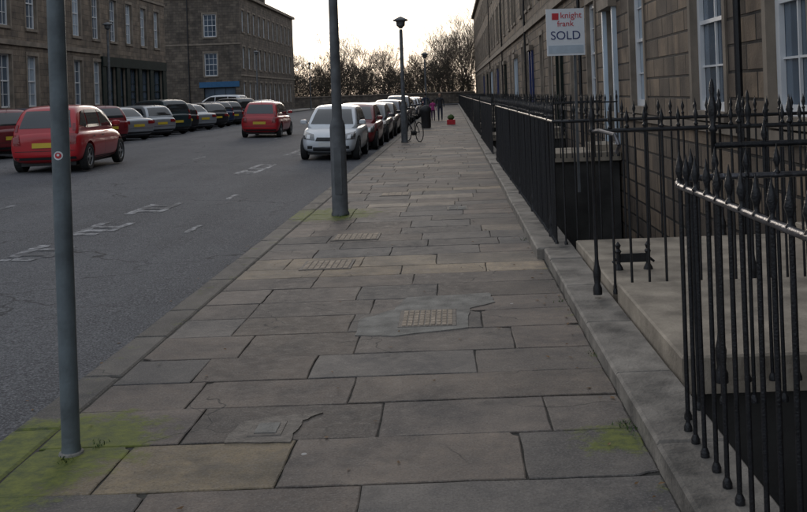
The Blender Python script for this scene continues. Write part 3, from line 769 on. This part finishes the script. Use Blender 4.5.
    ptch(bt,'F',[(-w*.5,.27),(w*.5,.27),(w*.5,.37),(-w*.5,.37)],'black',8,2,.009)
    d.box(-w*.72,w*.72,-Lh+.25,Lh-.3,.15,.4,'black')  # black box under the body paints in the shade-line beneath the car
    d.cyl((0,G[2][0]+.15,roof-.04),(0,G[2][0]-.1,roof+.14),.006,.003,5,'black')
    for sx in(-1,1):
        for sy in(-1,1):
            x=sx*(W-.02)
            pr=[(.2,-.18),(.27,-.19),(.305,-.17),(.31,-.10),(.31,-.06),(.30,-.01),(.27,.0),(.215,-.005),(.205,-.03)]
            if sx<0: pr=[(a,-h) for a,h in pr][::-1]
            d.lathe((x,sy*wb,.31),pr,24,'tyre','x')
            xd=x-sx*.035
            d.cyl((xd-sx*.01,sy*wb,.31),(xd,sy*wb,.31),.205,.205,20,'black')
            for k2 in range(6):
                t=2*math.pi*k2/6; t2=.17
                c0=Vector((xd+sx*.012,sy*wb,.31))
                q4=[c0+Vector((0,math.cos(t+a)*r,math.sin(t+a)*r)) for a,r in((-t2,.06),(-t2,.205),(t2,.205),(t2,.06))]
                d.quad(*q4,'hub')
            d.cyl((xd,sy*wb,.31),(xd+sx*.016,sy*wb,.31),.07,.06,12,'hub')
            ring=[(xd+sx*.014,sy*wb+.2*math.cos(t),.31+.2*math.sin(t)) for t in [2*math.pi*q/20 for q in range(21)]]
            d.tube(ring,.012,5,'hub')
    return sme,d.mesh('glass_lights_wheels')
TY={k:make_type(k) for k in('hatch','estate','saloon','suv')}
def car(kind,x,y,rz,pm,name='parked_car',sc=1,tilt=0):
    e=empty(name,(x,y,roadz(x)),rz); e.scale=(sc,sc,sc)
    if abs(math.cos(rz))>.9: e.rotation_euler=(0,(.032 if x>-9.5 else 0)*(1 if math.cos(rz)>0 else -1),rz)
    for me,nm in zip(TY[kind],('body_shell','glass_lights_wheels')):
        o=link(me,nm,e)
        for i,s in enumerate(o.material_slots):
            if s.material==ph: s.link='OBJECT'; s.material=pm
    return e
red=paint('red',(.42,.010,.016)); dred=paint('dark_red',(.16,.01,.014)); sil=paint('silver',(.36,.38,.40),.5); wht=paint('pale_silver',(.60,.63,.66),.15)
blk=paint('black',(.012,.012,.014)); blu=paint('dark_blue',(.015,.03,.07)); gry=paint('grey',(.09,.095,.105),.4); tl=paint('dark_teal',(.015,.03,.035)); vw=paint('van_white',(.7,.72,.74))
car('hatch',-9.55,23.8,.06,red,'red_hatchback_car',1.04)
car('hatch',-8.0,41,0,red,'red_hatchback_car')
car('hatch',-3.42,27.6,math.pi,wht,'silver_hatchback_car')
cy=32.3
for k,c in (('hatch',dred),('estate',gry),('saloon',blk),('hatch',blu),('estate',blk),('suv',gry),('hatch',blk),('saloon',blu),('hatch',sil),('estate',blk),('hatch',red),('estate',gry)):
    car(k,-3.35+R.uniform(-.08,.08),cy,math.pi,c); cy+=R.uniform(4.9,5.4)
cs=[('estate',sil),('hatch',dred),('hatch',blu),('estate',gry),('hatch',dred),('saloon',sil),('estate',sil),('suv',tl),('hatch',blk),('saloon',sil),('estate',blk),('hatch',blu),('hatch',gry),('suv',blk),('saloon',blu),('estate',blk),('hatch',sil)]
cy=27.0
for k,c in cs:
    car(k,-14.7+R.uniform(-.25,.25),cy,math.radians(52)+R.uniform(-.05,.05),c); cy+=2.75
car('suv',-19.5,79,math.radians(80),vw,'white_van',1.2)
car('saloon',-23,84,math.radians(90),sil)
# ------------------------------------------------------------------ people
def person(x,y,rz,H,jac,trou,bag=None):
    e=empty('pedestrian',(x,y,0),rz); e.scale=(H/1.75,)*3
    V=[(0,0,.95,.15,.11),(0,.0,1.12,.14,.1),(0,0,1.32,.17,.11),(0,0,1.47,.07,.06),(0,.01,1.55,.055,.055),
       (.09,0,.90,.095,.095),(.10,.10,.50,.065,.065),(.10,.06,.09,.045,.045),(.10,.19,.04,.045,.035),
       (-.09,0,.90,.095,.095),(-.10,-.02,.50,.065,.065),(-.10,-.22,.13,.045,.045),(-.10,-.12,.05,.045,.035),
       (.19,0,1.40,.06,.06),(.25,-.06,1.14,.048,.048),(.26,.02,.90,.034,.034),(.26,.05,.81,.03,.02),
       (-.19,0,1.40,.06,.06),(-.25,-.02,1.14,.048,.048),(-.26,.12,.93,.034,.034),(-.26,.18,.86,.03,.02)]
    E=[(0,1),(1,2),(2,3),(3,4),(0,5),(5,6),(6,7),(7,8),(0,9),(9,10),(10,11),(11,12),(2,13),(13,14),(14,15),(15,16),(2,17),(17,18),(18,19),(19,20)]
    me=bpy.data.meshes.new('t'); me.from_pydata([v[:3] for v in V],E,[]); o=link(me,'t')
    sk=o.modifiers.new('s','SKIN'); 
    for i,v in enumerate(V): me.skin_vertices[0].data[i].radius=(v[3],v[4])
    me.skin_vertices[0].data[0].use_root=True
    ss=o.modifiers.new('u','SUBSURF'); ss.levels=2
    bpy.context.view_layer.update(); b2=eval_mesh(o); bpy.data.objects.remove(o)
    b2.materials.clear()
    for mm in (jac,trou,mt['skin'],mt['black']): b2.materials.append(mm)
    for p in b2.polygons:
        c=p.center; p.use_smooth=True
        p.material_index=3 if c.z<.1 else (1 if c.z<.86 and abs(c.x)<.21 else (2 if (c.z>1.5 or (abs(c.x)>.22 and c.z<.88)) else 0))
    link(b2,'body',e)
    m=MB(); m.lathe((0,.015,1.53),[(.03,0),(.06,.03),(.078,.09),(.082,.14),(.07,.19),(.02,.225)],12,'skin'); m.lathe((0,-.01,1.6),[(.078,0),(.093,.05),(.092,.1),(.07,.15),(.02,.17)],12,'hair')
    m.cyl((0,.09,1.63),(0,.11,1.62),.012,.014,6,'skin')
    for s in(-1,1): m.cyl((s*.08,0,1.62),(s*.092,0,1.63),.02,.015,6,'skin')
    m.obj('head',e,smooth=True)
cl=lambda n,c: M(n,c,.85,.2,8)
person(-.75,57,math.pi,1.68,cl('dark_coat',(.03,.03,.035)),cl('jeans',(.03,.035,.06)))
person(-1.2,58,.0,1.3,cl('pink_coat',(.45,.05,.22)),cl('leggings',(.05,.02,.06)))
person(-1.75,62,.1,1.7,cl('navy_coat',(.02,.025,.05)),cl('trousers',(.02,.02,.02)))
e=empty('plant_crate',(-.1,50,0)); m=MB(); m.box(-.22,.22,-.15,.15,0,.26,'sign_r',ch=.02); m.lathe((.0,0,.26),[(.12,0),(.2,.1),(.14,.22),(.02,.28)],7,'weed'); m.obj('crate',e)
# ------------------------------------------------------------------ trees
def tree(seed,H,spread=.5,levels=6,up=.12):
    q=random.Random(seed); m=MB()
    def grow(p,d,l,r,dep):
        nseg=3 if dep<2 else 2
        for s in range(nseg):
            d2=(d+Vector((q.uniform(-.18,.18),q.uniform(-.18,.18),q.uniform(-.02,up+.06)))).normalized()
            p2=p+d2*(l/nseg); r2=max(.0125,r*(.86 if s<nseg-1 else .8))
            m.cyl(p,p2,r,r2,5 if dep<2 else 3,'bark',False)
            p,d,r=p2,d2,r2
            if dep<levels and s<nseg-1 and (dep>0 or s==1):
                dd=(d+Vector((q.uniform(-1,1),q.uniform(-1,1),q.uniform(-.2,.5)))*.8).normalized()
                if q.random()<.75: grow(p,dd,l*q.uniform(.45,.7),r*.45,dep+1+(1 if dep>2 else 0))
        if dep<levels:
            k=3 if dep==0 else q.choice((2,2,3))
            for i in range(k):
                az=2*math.pi*(i+q.random()*.7)/k
                out=Vector((math.cos(az),math.sin(az),q.uniform(0,.4)))
                dd=(d+out*spread*q.uniform(.6,1.5)).normalized()
                grow(p,dd,l*q.uniform(.66,.95),r*.62,dep+1)
    grow(Vector((0,0,0)),Vector((0,0,1)),H*.21,H*.021,0)
    return m.mesh('branches')
TM=[tree(1,13,.55),tree(2,12,.6),tree(5,13,.45),tree(9,12,.65)]
def ptree(i,x,y,s,rz):
    e=empty('bare_tree',(x,y,-.1),rz); e.scale=(s,s,s*1.1); link(TM[i],'branches',e)
q=random.Random(3)
TL=[(-24,143,.75),(-20,147,.85),(-16.5,141,1.1),(-13.2,150,.95),(-10,145,.8),(-7,152,.75),(-2.5,158,1.1),(.3,153,1.15),(3,160,1.25),(-27,155,.9),(-18,160,.95),(-5,165,.9),(-12,168,.95),(-22,170,.9),(6,168,1.2),(-31,150,.8),(1.5,166,1.2),(-1,172,1.2),
 (-15,158,1.0),(-.8,148,.95),(2.2,149,1.0),(-3.5,170,1.15)]
for i,(x,y,s) in enumerate(TL): ptree(i%4,x,y,s,q.uniform(0,6))
m=MB()
def shrubs(n,x0,x1,y0,y1,h,size,lo=0.0):
    for i in range(n):
        x=q.uniform(x0,x1); y=q.uniform(y0,y1)
        hh=h*(.75+.8*mnoise.noise(Vector((x*.16,y*.06,3))) +.25*mnoise.noise(Vector((x*.9,y*.3,1))))
        z=lo+hh*q.random()**.75
        a=Vector((x,y,z)); d=Vector((q.uniform(-.8,.8),q.uniform(-.6,.6),q.uniform(-.2,1.5))).normalized()*size*q.uniform(.6,2.4)
        s=d.orthogonal().normalized()*size*q.uniform(.02,.06)
        m.add([a-s,a+s,a+d],[(0,1,2)],'twig')
shrubs(34000,-30,3.4,141,150,6.2,.55)
shrubs(34000,-42,18,172,186,9.0,.75)
m.obj('shrubbery')
m=MB(); m.box(-40,3.4,140.2,140.6,-.2,1.7,'wallL2'); m.box(-40,3.4,140.1,140.7,1.7,1.85,'trim'); m.obj('garden_wall')
m=MB()
for i in range(130):
    x=q.choice([q.uniform(-2.0,.8),q.uniform(.6,.82),q.uniform(-2.6,-2.32)]); y=q.uniform(3.3,14)
    z=.004 if x>-2.31 else -.105
    a=q.uniform(0,6); s=q.uniform(.008,.02)
    pts=[(x+math.cos(a+t)*s*k,y+math.sin(a+t)*s*k,z+q.uniform(0,.008)) for t,k in((0,1.4),(1.5,.6),(3.1,1),(4.6,.6))]
    m.add(pts,[(0,1,2,3)],'leaf')
m.obj('fallen_leaves')
m=MB()
for (x,y,n,s) in ((.80,4.62,40,.03),(.82,5.9,18,.025),(.81,7.4,14,.025),(-1.87,4.45,30,.022),(-1.6,13.2,30,.05),(.8,10.5,20,.04),(-1.78,4.62,30,.02)):
    for i in range(n):
        px=x+q.gauss(0,s*1.0);py=y+q.gauss(0,s*1.5); a=q.uniform(0,6)
        dx,dy=math.cos(a)*s*.5,math.sin(a)*s*.5
        m.add([(px-dy*.3,py+dx*.3,0),(px+dy*.3,py-dx*.3,0),(px+dx,py+dy,s*q.uniform(.3,.9))],[(0,1,2)],'weed')
m.obj('weeds')
# ------------------------------------------------------------------ light and camera
w=bpy.data.worlds.new('World'); scn.world=w; w.use_nodes=True; nt=w.node_tree
sky=nt.nodes.new('ShaderNodeTexSky'); sky.sky_type='NISHITA'; sky.sun_disc=False
sky.sun_elevation=math.radians(9); sky.sun_rotation=math.radians(-8); sky.air_density=1.0; sky.dust_density=.8; sky.ozone_density=1.5
hs=nt.nodes.new('ShaderNodeHueSaturation'); hs.inputs['Saturation'].default_value=.5; nt.links.new(sky.outputs[0],hs.inputs['Color'])
bg=nt.nodes['Background']; nt.links.new(hs.outputs[0],bg.inputs['Color']); bg.inputs['Strength'].default_value=.05
tc=nt.nodes.new('ShaderNodeTexCoord'); sp=nt.nodes.new('ShaderNodeSeparateXYZ'); nt.links.new(tc.outputs['Generated'],sp.inputs[0])
elev=node_range(nt,sp.outputs[2],0,.75); fwd=node_range(nt,sp.outputs[1],-.6,1)
low=node_mix(nt,fwd,(.46,.51,.60),(.62,.52,.44)); high=node_mix(nt,fwd,(.60,.67,.78),(.80,.82,.86))
veil=node_mix(nt,elev,low,high)
b2=nt.nodes.new('ShaderNodeBackground'); nt.links.new(veil,b2.inputs['Color']); b2.inputs['Strength'].default_value=.83
ad=nt.nodes.new('ShaderNodeAddShader'); nt.links.new(bg.outputs[0],ad.inputs[0]); nt.links.new(b2.outputs[0],ad.inputs[1]); nt.links.new(ad.outputs[0],nt.nodes['World Output'].inputs['Surface'])
sl=bpy.data.lights.new('sun','SUN'); sl.energy=.5; sl.angle=math.radians(20); sl.color=(1,.88,.76)
so=bpy.data.objects.new('sun',sl); COL.objects.link(so)
el=math.radians(9); az=math.radians(8)
dirv=Vector((-math.sin(az)*math.cos(el),math.cos(az)*math.cos(el),math.sin(el)))
so.rotation_euler=dirv.to_track_quat('Z','Y').to_euler()
cd=bpy.data.cameras.new('camera'); cam=bpy.data.objects.new('camera',cd); COL.objects.link(cam)
cam.location=(0,0,1.65); cam.rotation_euler=(math.radians(90),.035,0)
cd.sensor_width=36; cd.lens=950/807*36; cd.shift_x=-48.5/807; cd.shift_y=-163/807; cd.clip_end=3000; cd.clip_start=.05
scn.camera=cam
scn.view_settings.view_transform='Standard'; scn.view_settings.look='None'; scn.view_settings.exposure=0
